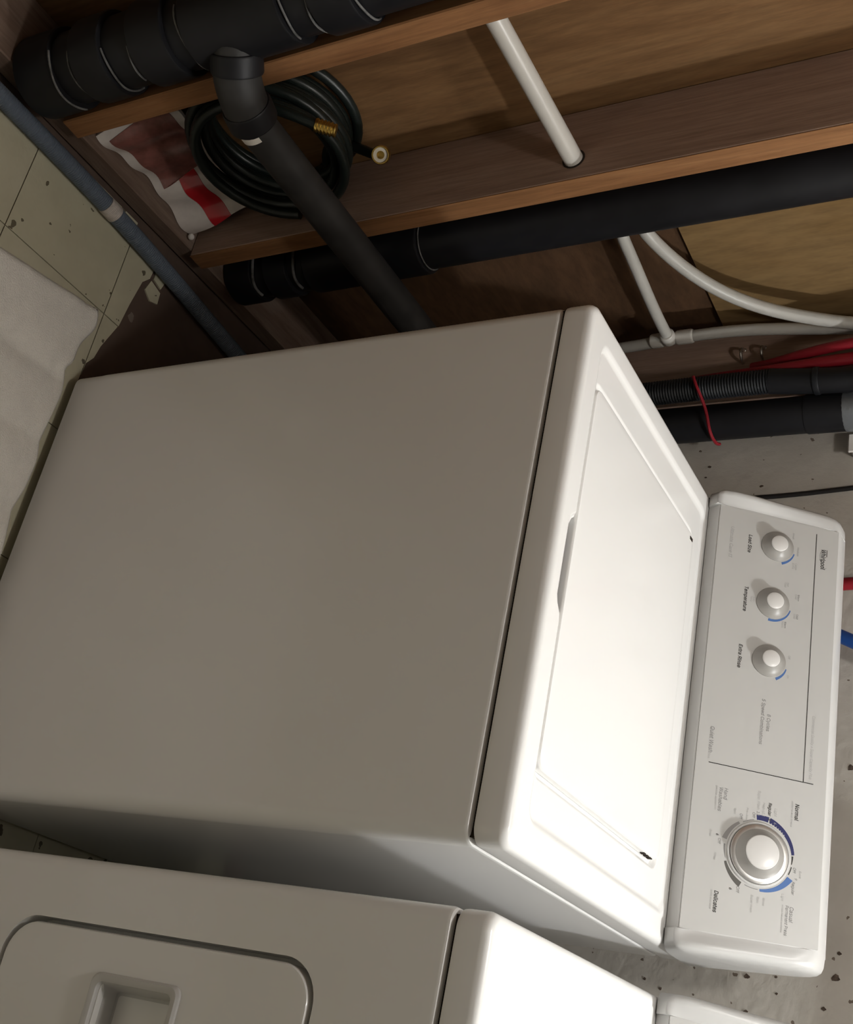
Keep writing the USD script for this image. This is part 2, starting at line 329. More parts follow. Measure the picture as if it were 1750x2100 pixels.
# console profile (y, z), from the slot at the foot of the face round the top to the back
TILT = math.hypot(.6, 1)
ET = np.array([0, .6, 1]) / TILT; EN = np.array([0, -1, .6]) / TILT; PO = np.array([0, .505, .935])
def console_body(x0, x1):
    prof = np.array([(.516, .915), (.508, .932), (.5055, .9345), (.5062, .9385), (.53, .979), (.56, .0, ) if False else (.56, 1.0285), (.592, 1.082), (.598, 1.0905), (.606, 1.0955), (.618, 1.0975), (.640, 1.0975), (.646, 1.094), (.648, 1.086), (.648, .915)])
    c = np.array([.60, .99])
    st = [(x0 + .000, .045), (x0 + .0015, .020), (x0 + .005, .006), (x0 + .010, .0), (x1 - .010, 0), (x1 - .005, .006), (x1 - .0015, .020), (x1, .045)]
    rings = []
    for x, d in st:
        p = prof.copy()
        for i in range(len(p)):
            v = c - p[i]; q = p[i] + v * min(.8, d / np.linalg.norm(v)) * (.85 if p[i, 1] > .92 else 0)
            p[i] = q
        # the ends lean inwards with height
        lean = .012 * np.clip((p[:, 1] - .93) / .165, 0, 1) * (1 if x < (x0 + x1) / 2 else -1)
        k = np.clip(1 - min(x - x0, x1 - x) / .03, 0, 1)
        rings.append(np.column_stack([x + lean, p]))
    return loft(rings)
def end_cap(x0, x1, left):
    """rounded end cap standing a little proud of the console face"""
    prof = np.array([(.511, .916), (.502, .930), (.4985, .934), (.4985, .941), (.504, .957), (.519, .983), (.539, 1.012), (.560, 1.042), (.579, 1.069), (.592, 1.085), (.602, 1.0935), (.614, 1.0975), (.632, 1.0985), (.645, 1.0955), (.650, 1.086), (.650, .916)])
    c = np.array([.60, .985]); W_ = .030; rings = []
    for s, d in ((0, .050), (.02, .030), (.06, .018), (.14, .009), (.28, .0035), (.5, .0008), (.8, 0), (.985, .0), (1.0, .0015)):
        x = x0 + s * W_ if left else x1 - s * W_
        p = prof.copy()
        for i in range(3, 9):
            t_ = np.clip((s - .22) / .75, 0, 1); p[i, 0] += (.505 + .6 * (p[i, 1] - .935) - .0012 - p[i, 0]) * t_ * t_ * (3 - 2 * t_)
        for i in range(len(p)):
            v = c - p[i]
            if p[i, 1] > .92: p[i] = p[i] + v * min(.8, d / np.linalg.norm(v))
            else: p[i, 0] += np.sign(v[0]) * d * .75
        lean = .008 * np.clip((p[:, 1] - .93) / .165, 0, 1) * (1 if left else -1)
        rings.append(np.column_stack([x + lean, p]))
    if not left: rings = [r[::1] for r in rings]
    m = loft(rings)
    if m.volume < 0: m.invert()
    return m
def panel_xy(P2, h0, h1):
    """a flat shape in console-face coordinates (x, t), raised from h0 to h1 above the face"""
    g = trimesh.creation.extrude_polygon(P2, h1 - h0, engine='earcut'); v = g.vertices
    g.vertices = PO + np.outer(v[:, 0], [1, 0, 0]) + np.outer(v[:, 1], ET) + np.outer(v[:, 2] + h0, EN)
    return g
HF = .0014                          # height of the printed face over the reference plane
def lettering(T, parent, text, x, t, h, ink, width=None, slant=.16, bold=False):
    g = meshkit.text_mesh(text, h, .00012, bold); v = g.vertices.copy()
    v[:, 0] += v[:, 1] * slant
    w = v[:, 0].max() - v[:, 0].min(); v[:, 0] -= v[:, 0].min()
    if width: v[:, 0] *= width / w
    v = PO + np.outer(v[:, 0] + x, [1, 0, 0]) + np.outer(v[:, 1] + t, ET) + np.outer(v[:, 2] + HF + .0001, EN)
    return T.part('lettering', (v, g.faces), ink, parent=parent, smooth=False)
def arc_poly(cx, ct, a0, a1, r0, r1, r0b=None, r1b=None, n=30, teeth=0):
    r0b = r0 if r0b is None else r0b; r1b = r1 if r1b is None else r1b
    A = np.radians(np.linspace(a0, a1, n)); s = np.linspace(0, 1, n)
    ri, ro = r0 + (r0b - r0) * s, r1 + (r1b - r1) * s
    if teeth: ri = ri + .0018 * ((np.arange(n) % 4) < 1) * (s < .5)
    return sg.Polygon(np.vstack([np.column_stack([cx + ro * np.cos(A), ct + ro * np.sin(A)]), np.column_stack([cx + ri * np.cos(A), ct + ri * np.sin(A)])[::-1]])).buffer(0)
def face_pt(x, t, h): return PO + np.array([x, 0, 0]) + ET * t + EN * h

wm = Thing('washing_machine', 'white top-loading washing machine with four knobs beside the stud wall', 'washing machine', (.343, .32, 0))
wm.part('cabinet', front_band(0, .686, 0, .645, .022), ENAMEL)
wm.part('seam_liner', box(.008, .678, .008, .637, ZK - .01, ZS + .004), GAP, smooth=False, label='dark gap under the top')  # solid dark box in place of shade between cabinet and top
for sx in (.05, .636):
    for sy in (.06, .585): wm.part('leveling_foot', lathe([(.02, 0), (.024, .004), (.024, .012), (.008, .014), (.008, .03)], (sx, sy, 0), (0, 0, 1), 20), BLACK_RUBBER)
NOTCH = (.296, .396, .016)
top = wm.part('top_panel', machine_top(0, .686, .645, [((.036, .650, .040, .508), .022, .0050, .010, NOTCH), ((.090, .600, .0445, .472), .020, .0085, .008, NOTCH)]), ENAMEL)
lid = wm.part('lid', slab_lid(.1005, .5885, .0470, .4645, .016, HT - .0125, HT - .0002, .0040), ENAMEL)
wm.part('lid_lip_shadow_gap', box(.292, .400, .0335, .050, HT - .0138, HT - .0134), GAP, parent=lid, smooth=False, label='dark finger slot under the lid edge')  # thin dark sheet painted in for the shade of the finger slot
for (hx, hy) in ((.112, .4445), (.5885, .415), (.5885, .428), (.5885, .440)):
    wm.part('hinge_slot', box(hx - .0022, hx + .0012, hy - .004, hy + .004, HT - .009, HT - .003) if hx > .5 else box(hx - .003, hx + .002, hy, hy + .012, HT - .002, HT + .0006), GAP, parent=lid, smooth=False)
con = wm.part('console', console_body(.006, .680), PLASTIC)
wm.part('end_cap', end_cap(-.006, .692, True), PLASTIC, parent=con); wm.part('end_cap', end_cap(-.006, .692, False), PLASTIC, parent=con)
wm.part('control_panel', panel_xy(sg.Polygon([(.0245, .0015), (.6615, .0015), (.653, .1865), (.033, .1865)]), -.004, HF), PANEL_INK, parent=con, smooth=False)
# the small print and rules
TXT = [('Ultimate Care II', .0589, .0205, .0052, INK_PALE, .0526), ('Load Size', .0668, .0488, .0053, INK, .0302), ('Temperature', .154, .0493, .0053, INK, .0402), ('Extra Rinse', .2475, .0481, .0053, INK, .0367),
       ('Small', .0494, .1158, .003, INK_PALE, None), ('Medium', .072, .1242, .003, INK_PALE, None), ('Large', .1001, .1225, .003, INK_PALE, None), ('Extra', .1001, .1180, .003, INK_PALE, None),
       ('Hot', .1345, .1125, .0028, INK_PALE, None), ('Cold', .1345, .1085, .0028, INK_PALE, None), ('Warm', .1506, .1295, .0028, INK_MID, None), ('Cold', .1506, .1255, .0028, INK_PALE, None),
       ('Cold', .1825, .1292, .0028, INK_MID, None), ('Cold', .1825, .1250, .0028, INK_PALE, None), ('Warm', .1982, .1122, .0028, INK_MID, None), ('Warm', .1982, .1080, .0028, INK_PALE, None),
       ('Auto', .1677, .0628, .0026, INK_PALE, None), ('Temp', .1677, .0590, .0026, INK_PALE, None), ('Off', .2501, .1215, .003, INK_PALE, None), ('On', .2806, .1213, .003, INK_PALE, None),
       ('8 Cycles', .3454, .0970, .0050, INK_MID, .0253), ('5 Speed Combinations', .3241, .0880, .0050, INK_MID, .0674), ('Quiet Wash', .3799, .0180, .0058, INK_MID, .0382), ('Plus', .4190, .0180, .003, INK_PALE, None),
       ('Commercial Quality \u2022 Super Capacity Plus', .3345, .1618, .0042, INK_PALE, .0929), ('Whirlpool', .0676, .1612, .0066, INK, .0333),
       ('Hand', .464, .0452, .0052, INK_MID, .0164), ('Washables', .4646, .0384, .0052, INK_MID, .033), ('gentle agitation', .4625, .0335, .0026, INK_PALE, .034), ('Normal', .4658, .1452, .0054, INK, .0229), ('cottons and linens', .463, .1400, .0026, INK_PALE, .036),
       ('Regular', .472, .1083, .0042, INK, .0182), ('9', .4940, .1086, .0042, INK, None), ('Super Wash', .458, .0925, .0038, INK_PALE, .0264), ('12', .4868, .0925, .0038, INK_MID, None), ('Heavy', .4731, .1002, .0036, INK_PALE, None), ('11', .4868, .1002, .0036, INK_PALE, None), ('Light', .4780, .1170, .0036, INK_PALE, None), ('6', .4975, .1170, .0036, INK_PALE, None),
       ('Off', .4894, .0868, .0038, INK_MID, None), ('Off', .4948, .0695, .0038, INK_MID, None), ('Pre-Wash', .4850, .0780, .003, INK_PALE, None), ('Spin', .4890, .0610, .003, INK_PALE, None), ('Soak', .5250, .0300, .003, INK_PALE, None), ('6', .5285, .0393, .0036, INK, None), ('Off', .5343, .0425, .0038, INK_MID, None), ('Rinse', .5540, .0385, .003, INK_PALE, None),
       ('Off', .5930, .0725, .0042, INK_MID, None), ('6', .5965, .0630, .0038, INK, None), ('Delicates', .6045, .0437, .0055, INK, .0284), ('knits and lace', .6045, .0387, .0026, INK_PALE, .025), ('Off', .5531, .1475, .0036, INK_MID, None), ('9', .5668, .1500, .0036, INK_MID, None), ('Regular', .5718, .1470, .0038, INK_MID, .0178), ('Light', .5905, .1340, .003, INK_PALE, None), ('Spin', .6010, .1010, .003, INK_PALE, None), ('Rinse', .6010, .1090, .003, INK_PALE, None), ('Extra', .5560, .1560, .003, INK_PALE, None), ('Super Wash', .6000, .0930, .003, INK_PALE, None),
       ('Casual', .6054, .1460, .0052, INK_MID, .02), ('Permanent Press', .6045, .1402, .0044, INK_MID, .0391), ('wrinkle free and synthetics', .6045, .1352, .0024, INK_PALE, .036)]
for s, x, t, h, ink, w in TXT: lettering(wm, con, s, x, t, h, ink, w, bold=ink is INK)
# swoosh of the brand mark
sw = sg.LineString([(.0845 + .0145 * math.cos(a), .1652 + .0052 * math.sin(a) + .0025 * math.cos(a)) for a in np.linspace(PI * .95, PI * 2.15, 30)]).buffer(.00022)
wm.part('logo_swoosh', panel_xy(sw, HF, HF + .0002), INK_MID, parent=con, smooth=False)
wm.part('logo_swoosh', panel_xy(sg.box(.0672, .1692, .0790, .1701), HF, HF + .0002), INK, parent=con, smooth=False)
for a, b in (((.0437, .1524), (.4326, .1540)), ((.4321, .0202), (.4333, .1678))):
    wm.part('printed_rule', panel_xy(sg.LineString([a, b]).buffer(.0006), HF, HF + .0002), INK, parent=con, smooth=False)
# knobs
def knob(x, t, r, rc, h, name):
    o = face_pt(x, t, HF)
    pts = [(r, 0), (r, .0008), (r * .98, .0016), (r * .86, h * .22), (r * .74, h * .42), (rc * 1.14, h * .72), (rc * 1.05, h * .92), (rc * .9, h)]
    k = wm.part(name, lathe(pts, o, EN, 48), KNOB_SIDE, parent=None)
    wm.part('knob_cap', lathe([(rc * .98, h * .93), (rc * 1.0, h * .99), (rc * .95, h + .0012), (rc * .8, h + .0020), (rc * .45, h + .0027), (0.0, h + .003)], o, EN, 48), KNOB_CAP, parent=k, label='white round cap')
    return k
for kx, kt, a0, a1 in ((.0775, .0935, 8, -40), (.1725, .0930, 14, -68), (.2645, .0933, 6, -32)):
    knob(kx, kt, .0250, .0130, .0122, 'selector_knob')
    wm.part('dial_mark', panel_xy(arc_poly(kx - .003, kt + .002, 90 + a1 - 5, 90 + a0 - 5, .0262, .0296, .0262, .0275) if False else arc_poly(kx, kt + .001, 70 + a0 * .4, 55 + a1, .0254, .0270, .0258, .0298), HF, HF + .0002), BLUE_INK, parent=con, smooth=False)
DX, DT = .5450, .0990
o = face_pt(DX, DT, HF)
dial = wm.part('timer_knob', lathe([(0.0437, 0), (0.0437, 0.0012), (0.0428, 0.0024), (0.0412, 0.0028), (0.0404, 0.0016), (0.0401, 0.0004)], o, EN, 64), PLASTIC, label='white rim of the large timer dial')
wm.part('knob_rim', lathe([(0.0399, 0.0004), (0.0397, 0.0035), (0.0384, 0.0042), (0.0361, 0.0048), (0.0316, 0.0053)], o, EN, 64), CHROME, parent=dial)
wm.part('knob_skirt', lathe([(0.0352, 0.0040), (0.0337, 0.0050), (0.0302, 0.0071), (0.0265, 0.0109), (0.0245, 0.0153), (0.0231, 0.0170), (0.0201, 0.0173)], o, EN, 64), KNOB_SIDE, parent=dial, label='grey tapered grip')
wm.part('knob_cap', lathe([(0.0225, 0.0167), (0.0229, 0.0178), (0.0220, 0.0189), (0.0183, 0.0197), (.010, 0.0204), (0, 0.0206)], o, EN, 64), KNOB_CAP, parent=dial, label='white round cap')
for p, m in ((arc_poly(DX, DT, 187, 168, 0.0465, 0.0533, 0.0465, 0.0540), NAVY), (arc_poly(DX, DT, 166, 100, 0.0465, 0.0540, 0.0456, 0.0494, 60, 1), NAVY), (arc_poly(DX, DT, 98, 84, 0.0456, 0.0480, 0.0454, 0.0463), INK), (arc_poly(DX, DT, 80, 66, 0.0458, 0.0470), INK), (arc_poly(DX, DT, 62, 6, 0.0465, 0.0549, 0.0458, 0.0490, 60), BLUE_INK), (arc_poly(DX, DT, 3, -20, 0.0463, 0.0470), INK_MID),
             (arc_poly(DX, DT, -26, -68, 0.0463, 0.0540, 0.0463, 0.0494, 50), TAUPE_INK), (arc_poly(DX, DT, -73, -96, 0.0463, 0.0468, 0.0463, 0.0485), INK_MID), (arc_poly(DX, DT, -104, -142, 0.0463, 0.0531, 0.0459, 0.0494, 40), GREY_INK), (arc_poly(DX, DT, -148, -168, 0.0461, 0.0468), INK_MID)):
    wm.part('dial_mark', panel_xy(p, HF, HF + .0002), m, parent=con, smooth=False)

# dryer, the same height, to the right
DXO = .747; DW = .737
dr = Thing('clothes_dryer', 'white front-loading clothes dryer with recessed door handle right of washer', 'clothes dryer', (DXO + DW / 2, .32, 0))
door_r = rrect(.8205, 1.4105, .272, .7285, .046, 10)
shell = manifold(front_band(DXO, DXO + DW, 0, .645, .016))
cut = manifold(loft([yring(door_r, -.05), yring(door_r, .030)]))
dr.part('cabinet', shell - cut, ENAMEL, smooth=30)
dr.part('seam_liner', box(DXO + .008, DXO + DW - .008, .008, .637, ZK - .01, ZS + .004), GAP, smooth=False, label='dark gap under the top')  # same dark box for the shaded seam of the dryer
for sx in (.05, DW - .05):
    for sy in (.06, .585): dr.part('leveling_foot', lathe([(.02, 0), (.024, .004), (.024, .012), (.008, .014), (.008, .03)], (DXO + sx, sy, 0), (0, 0, 1), 20), BLACK_RUBBER)
dr.part('top_panel', machine_top(DXO, DXO + DW, .645, [((DXO + .038, DXO + DW - .038, .042, .508), .03, .004, .010, None)]), ENAMEL)
def dring(d, y): return yring(rrect(.8205 + .006 + d, 1.4105 - .006 - d, .272 + .006 + d, .7285 - .006 - d, max(.042 - d, .003), 10), y)
dm = manifold(loft([dring(.002, .028), dring(0, .026), dring(0, .004), dring(.0006, .0015), dring(.002, -.0004), dring(.005, -.001)]))
hr = rrect(.880, 1.010, .4440, .5480, .008, 6)
pocket = manifold(loft([yring(hr, -.03), yring(hr, .0265)]))
door = dr.part('door', dm - pocket, ENAMEL, smooth=30)
def hring(d, y, r=.012): return yring(rrect(.869 + d, 1.021 - d, .4305 + d, .5605 - d, max(r - d * .4, .003), 6), y)
dr.part('door_handle', loft([hring(0, -.0005), hring(.0005, -.004), hring(.003, -.0065), hring(.007, -.0065), hring(.010, -.005), hring(.012, -.001), hring(.0165, .026), hring(.022, .0268)], cap0=False), PLASTIC, parent=door)
dc = dr.part('console', console_body(DXO + .006, DXO + DW - .006), PLASTIC)
dr.part('end_cap', end_cap(DXO - .006, DXO + DW + .006, True), PLASTIC, parent=dc); dr.part('end_cap', end_cap(DXO - .006, DXO + DW + .006, False), PLASTIC, parent=dc)
dr.part('control_panel', panel_xy(sg.Polygon([(DXO + .0235, .0015), (DXO + DW - .0235, .0015), (DXO + DW - .039, .1865), (DXO + .037, .1865)]), -.004, HF), PANEL_INK, parent=dc, smooth=False)

# ------------------------------------------------------------------ black drain pipes
SX, SY = -.368, -.276
dp = Thing('drain_stack', 'black upright drain stack with side branch crossing the studs low behind the washer', 'drain pipe', (SX, SY, 0))
dp.part('stack_pipe', rod((SX, SY, .0385), (SX, SY, ZC - .02), .0535, 32), ABS)
HUBS = [(.040, .115), (.155, .215), (.268, .335), (.365, .530), (.575, .640)]
for z0, z1 in HUBS: dp.part('hub', fitting((SX, SY, z0), (SX, SY, z1), .0625), ABS)
for z, r in ((.118, .0635), (.152, .0563), (.217, .0560), (.264, .0568), (.362, .0570), (.532, .0560), (.572, .0562), (.643, .0565)):
    dp.part('cement_ring', tube([(SX + r * math.cos(a), SY + r * math.sin(a), z + .003 * math.sin(3 * a + z * 40)) for a in np.linspace(-1.5 + 3 * z % .9, .1 + 5 * z % 1.1, 24)], .0017, 8), CEMENT)
BP = smooth_path([(SX, SY, .440), (-.345, -.268, .430), (-.322, -.243, .414), (-.304, -.200, .399), (-.300, -.150, .388)], 24)
dp.part('branch_elbow', tube(BP, .0345, 28), ABS_DUST)
dp.part('elbow_hub', fitting((-.329, -.252, .419), (-.313, -.226, .408), .0385), ABS)
dp.part('elbow_hub', fitting((-.3015, -.182, .3945), (-.300, -.148, .3875), .0380), ABS)
dp.part('branch_pipe', rod((-.300, -.150, .387), (-.300, .600, .387), .0300, 28), ABS_DUST)
a = np.linspace(-.75, .45, 12)
lab = loft([np.array([(-.300 + .0306 * math.cos(t), y, .387 + .0306 * math.sin(t)) for t in a]) for y in (-.1465, -.140, -.1335)], False, False, closed=False)
dp.part('pipe_sticker', lab, LABEL, label='small white printed sticker')

VX, VY = -.386, .256
d2 = Thing('drain_riser', 'straight black drain riser in the bay right of the dusty stud', 'drain pipe', (VX, VY, 0))
d2.part('riser_pipe', rod((VX, VY, .0385), (VX, VY, ZC - .02), .0445, 28), ABS)
for z0, z1 in ((.04, .10), (.128, .180), (.215, .455)): d2.part('hub', fitting((VX, VY, z0), (VX, VY, z1), .0520), ABS)
d2.part('cement_ring', tube([(VX + .0455 * math.cos(t), VY + .0455 * math.sin(t), .458) for t in np.linspace(-2.2, 1.2, 24)], .0013, 8), CEMENT)
for z in (.196, .104): d2.part('cement_ring', tube([(VX + .0475 * math.cos(t), VY + .0475 * math.sin(t), z + .002 * math.sin(4 * t)) for t in np.linspace(-1.6, .1, 16)], .0028, 8), CEMENT)

CX, CY = -.262, .712
d3 = Thing('standpipe', 'black plastic standpipe in the corner against the painted wall', 'drain pipe', (CX, CY, 0))
d3.part('stand_pipe', rod((CX, CY, .02), (CX, CY, 1.5), .0335, 28), ABS)
d3.part('hub', fitting((CX, CY, 1.005), (CX, CY, 1.11), .0352), ABS)
t_ = lathe([(.0352, 0), (.0362, .002), (.0360, .03), (.0364, .06), (.0352, .062)], (CX, CY, 1.072), (0, 0, 1), 24)
d3.part('duct_tape_wrap', t_, FOIL, label='silver duct tape wrapped round the pipe')
HX, HY = -.301, .664
nz = 720; zz = np.linspace(.03, .958, nz)
hp = np.column_stack([HX + .004 * np.sin(zz * 5), HY + .004 * np.cos(zz * 4), zz])
hs = Thing('drain_hose', 'black ribbed washer drain hose running up beside the standpipe', 'hose', (HX, HY, 0))
hs.part('ribbed_hose', tube(hp, .0215 + .0012 * np.sin(np.arange(nz) * PI / 2.0), 20), CORR)
hs.part('hose_cuff', tube(smooth_path([(hp[-1, 0], hp[-1, 1], .952), (HX + .002, HY + .001, 1.03), (HX + .004, HY + .002, 1.25)], 12), .0228, 20), ABS, label='smooth black rubber cuff')
hs.part('cuff_ring', lathe([(.0240, 0), (.0248, .002), (.0248, .008), (.0240, .010)], (HX + .003, HY, 1.028), (0, 0, 1), 24), CORR)
ty = smooth_path([(-.312, .632, .822), (-.280, .640, .834), (-.255, .662, .842), (-.226, .682, .846), (-.218, .712, .850), (-.224, .726, .852)], 24)
single('red_wire', tube(ty, .0030, 8), RED, 'thin red wire tied across the black corner pipes', 'wire')

# ------------------------------------------------------------------ water pipes
single('supply_pipe', rod((-.392, -.190, .764), (-.374, .1225, .780), .0150, 24), WHITE_PIPE, 'short thick white pipe passing level through the two studs', 'pipe')
WX, WY = -.420, .660
wp = Thing('water_tee', 'white water pipe tee with level branch low on the corner boarding', 'pipe', (WX, WY, 0))
wp.part('upright_pipe', tube(smooth_path([(WX, WY + .012, .05), (WX, WY + .006, .55), (WX, WY + .002, .70), (WX, WY - .006, .80), (WX, WY + .0, .93), (WX - .002, WY + .028, 1.06), (WX - .004, WY + .05, 1.25), (WX - .004, WY + .05, 1.9)], 50), .0110, 18), PEX_WHITE)
wp.part('tee_hub', fitting((WX, WY - .004, .722), (WX, WY - .005, .748), .0140, .003), WHITE_PIPE)
wp.part('tee_hub', fitting((WX, WY - .006, .772), (WX, WY - .006, .806), .0140, .003), WHITE_PIPE)
wp.part('tee_hub', fitting((WX + .006, WY - .030, .7605), (WX + .003, WY - .004, .7600), .0145, .003), WHITE_PIPE)
wp.part('branch_pipe', tube(smooth_path([(-.454, .17, .774), (-.454, .262, .774), (-.438, .303, .774), (-.417, .338, .7735), (-.412, .38, .772), (-.411, .50, .766), (WX + .005, WY - .026, .7605)], 40), .0105, 18), PEX_WHITE)
cp = smooth_path([(-.454, .17, .802), (-.454, .262, .802), (-.438, .303, .805), (-.418, .335, .810), (-.413, .365, .818), (-.410, .445, .848), (-.408, .530, .900), (-.406, .590, .965), (-.405, .628, 1.03), (-.405, .655, 1.09), (-.405, .672, 1.18), (-.405, .676, 1.35), (-.405, .676, 1.9)], 60)
single('curved_water_pipe', tube(cp, .0115, 18), PEX_WHITE, 'white plastic water pipe curving upward across the yellow plywood', 'pipe')
r1 = smooth_path([(-.340, .700, .25), (-.338, .700, .6), (-.337, .694, .73), (-.336, .680, .85), (-.335, .672, .95), (-.334, .662, 1.05), (-.334, .660, 1.25), (-.334, .66, 1.9)], 50)
single('red_water_pipe', tube(r1, .0112, 16), RED, 'long red plastic water pipe rising beside the black corner pipes', 'pipe')
r2 = smooth_path([(-.372, .7085, .905), (-.368, .700, .93), (-.364, .690, .95), (-.360, .664, 1.02), (-.358, .648, 1.09), (-.357, .640, 1.25), (-.357, .640, 1.9)], 30)
single('red_water_pipe', tube(r2, .0095, 16), RED, 'shorter red pipe starting above the metal clips by the corner stud', 'pipe')
for k, z in enumerate((.880, .918)):
    c = Thing('pipe_clip', ['lower small shiny metal clip on the corner stud', 'upper small shiny metal clip on the corner stud'][k], 'clip', (-.40, .726, z), group='metal clips on the corner stud')
    c.part('strap', tube([(-.412 + .014 * math.cos(t), .7285 - .020 * math.sin(t), z) for t in np.linspace(0, PI, 14)], .0028, 8), STEEL)
    c.part('screw', lathe([(.004, 0), (.0045, .001), (.003, .003), (0, .0034)], (-.428, .728, z), (0, -1, 0), 14), STEEL)
single('red_supply_line', tube(smooth_path([(.070, .716, 1.02), (.066, .716, 1.08), (.060, .718, 1.2), (.060, .720, 1.9)], 24), .0105, 16), RED, 'red plastic supply line on the back wall behind the washer console', 'pipe')
single('blue_supply_line', tube(smooth_path([(.135, .716, 1.03), (.158, .716, 1.085), (.20, .717, 1.18), (.215, .718, 1.35), (.215, .720, 1.9)], 24), .0110, 16), BLUE, 'blue plastic supply line slanting up the back wall behind the console', 'pipe')
single('wall_cable', tube(smooth_path([(-.128, .7655, .60), (-.130, .7655, .90), (-.133, .7655, 1.0), (-.139, .7655, 1.08), (-.145, .7655, 1.3), (-.145, .7655, 1.9)], 30), .0042, 12), BLACK_RUBBER, 'thin black cable running up the painted back wall', 'cable')
ob = Thing('outlet_box', 'narrow white plastic wiring box on back wall beside the black cable', 'outlet box', (-.215, .755, 1.073))
ob.part('box_body', bevel_box(-.231, -.200, .745, .7695, 1.077, 1.20, .004), BOXW)
ob.part('face_plate', bevel_box(-.234, -.197, .741, .746, 1.073, 1.205, .002), BOXW)

# ------------------------------------------------------------------ floor conduit
cpth = smooth_path([(-.300, -1.6, .0165), (-.302, -.75, .0165), (-.302, -.31, .0165), (-.297, -.043, .0165), (-.285, .12, .0165), (-.271, .264, .0165), (-.255, .45, .0165), (-.25, .60, .0165)], 2400)
cd = Thing('floor_conduit', 'slate blue ribbed flexible conduit lying along the floor by the sole plate', 'conduit', (-.297, 0, 0))
cd.part('ribbed_tube', tube(cpth, .0148 + .0008 * np.sin(np.arange(2400) * PI / 2), 14), CONDUIT)
seg = cpth[(cpth[:, 1] > -.068) & (cpth[:, 1] < -.040)]
cd.part('tape_band', tube(seg, .0162 + .0004 * np.sin(np.arange(len(seg)) * 2.1), 18), TAPE, label='pale worn tape band')

# ------------------------------------------------------------------ things standing in the first bay
gh = Thing('garden_hose', 'coiled dark green hose with brass ends in the stud bay', 'hose', (-.41, 0, .05))
loops = []
for k in range(8):
    n = 44; rr_ = .127 - .0035 * ((k * 3) % 5); cy, cz = -.022 + .005 * math.sin(k * 2.1), .300 + .006 * math.cos(k * 1.7)
    for t in np.linspace(0, 2 * PI, n, endpoint=False):
        loops.append((-.462 + .0125 * (k + t / (2 * PI)) + .002 * math.sin(2 * t + k), cy + rr_ * math.cos(t), cz + rr_ * math.sin(t)))
loops = np.array(loops)
gh.part('hose_coil', tube(loops, .0088, 12), HOSE)
e1 = smooth_path([(-.375, -.140, .315), (-.358, -.135, .365), (-.350, -.110, .408), (-.346, -.078, .444)], 16)
gh.part('hose_end', tube(e1, .0085, 12), HOSE)
def coupling(a, d, r, L, T, female=False):
    a, d = np.array(a, float), np.array(d, float); d /= np.linalg.norm(d); prof = [(r * .7, 0), (r * .95, .001)]
    for i in range(5):
        h = .003 + L * .8 * i / 5; prof += [(r, h), (r, h + L * .07), (r * .84, h + L * .08), (r * .84, h + L * .15)]
    prof += [(r * .95, L * .93), (r * .9, L)]
    if female: prof = [(r * .8, 0), (r, .002), (r * 1.02, .006), (r, L - .002), (r * .93, L), (r * .80, L), (r * .78, L - .006), (r * .40, L - .007), (r * .40, L - .016)]
    return T.part('brass_coupling', lathe(prof, a, d, 28), BRASS, label='brass hose coupling')
coupling((-.346, -.081, .440), (.002, .022, .031), .0112, .034, gh)
fa = np.array([-.400, .052, .470]); vd = CAM - fa; vd /= np.linalg.norm(vd); vd = vd + np.array([.05, -.03, -.1]); vd /= np.linalg.norm(vd)
fb = coupling(fa - vd * .006, vd, .0150, .022, gh, True)
gh.part('rubber_washer', trimesh.creation.annulus(.0065, .0118, .002, sections=28, transform=trimesh.geometry.align_vectors([0, 0, 1], vd) if False else (trimesh.transformations.translation_matrix(fa + vd * .0125) @ trimesh.geometry.align_vectors([0, 0, 1], vd))), WASHER_M, parent=fb, label='white rubber washer')
gh.part('hose_end', tube(smooth_path([fa - vd * .004, fa - vd * .03 + np.array([0, 0, -.012]), (-.44, .055, .40), (-.45, .085, .33)], 16), .0085, 12), HOSE)

bg = Thing('packet', 'crumpled white plastic packet with red stripe leaning in the stud bay', 'packet', (-.39, -.02, .038))
nu, nv = 40, 16
def bag_pt(u, v, off=0.0):
    y = -.150 + .256 * u; h = .105 + .02 * u + .012 * math.sin(u * 7)
    x = -.366 - .020 * math.sin(u * PI) ** 2 - .050 * v + .006 * math.sin(u * 11 + v * 3) * v + .004 * math.sin(u * 23 - v * 5)
    return np.array([x + off, y + .004 * math.sin(v * 6), .040 + h * v])
def bag_sheet(u0, u1, v0, v1, off, th=.0014, nu=40, nv=14):
    rings = []
    for i in range(nu + 1):
        u = u0 + (u1 - u0) * i / nu; col = [bag_pt(u, v0 + (v1 - v0) * j / nv, off) for j in range(nv + 1)]
        rings.append(np.array(col + [c - np.array([th, 0, 0]) for c in col[::-1]]))
    return loft(rings)
bag = bg.part('packet_body', bag_sheet(0, 1, 0, 1, 0, .006), BAG)
bg.part('red_stripe', bag_sheet(.60, 1.0, .38, .66, .0012, .001, 16, 5), BAG_RED, parent=bag, label='bright red printed stripe')
bg.part('faded_print', bag_sheet(.06, .60, .12, .90, .0010, .0009, 20, 8), BAG_BROWN, parent=bag, label='brownish red printed area')
bg.part('twist_knot', trimesh.creation.icosphere(2, .006).apply_translation((-.362, .104, .046)), BOXW, parent=bag)

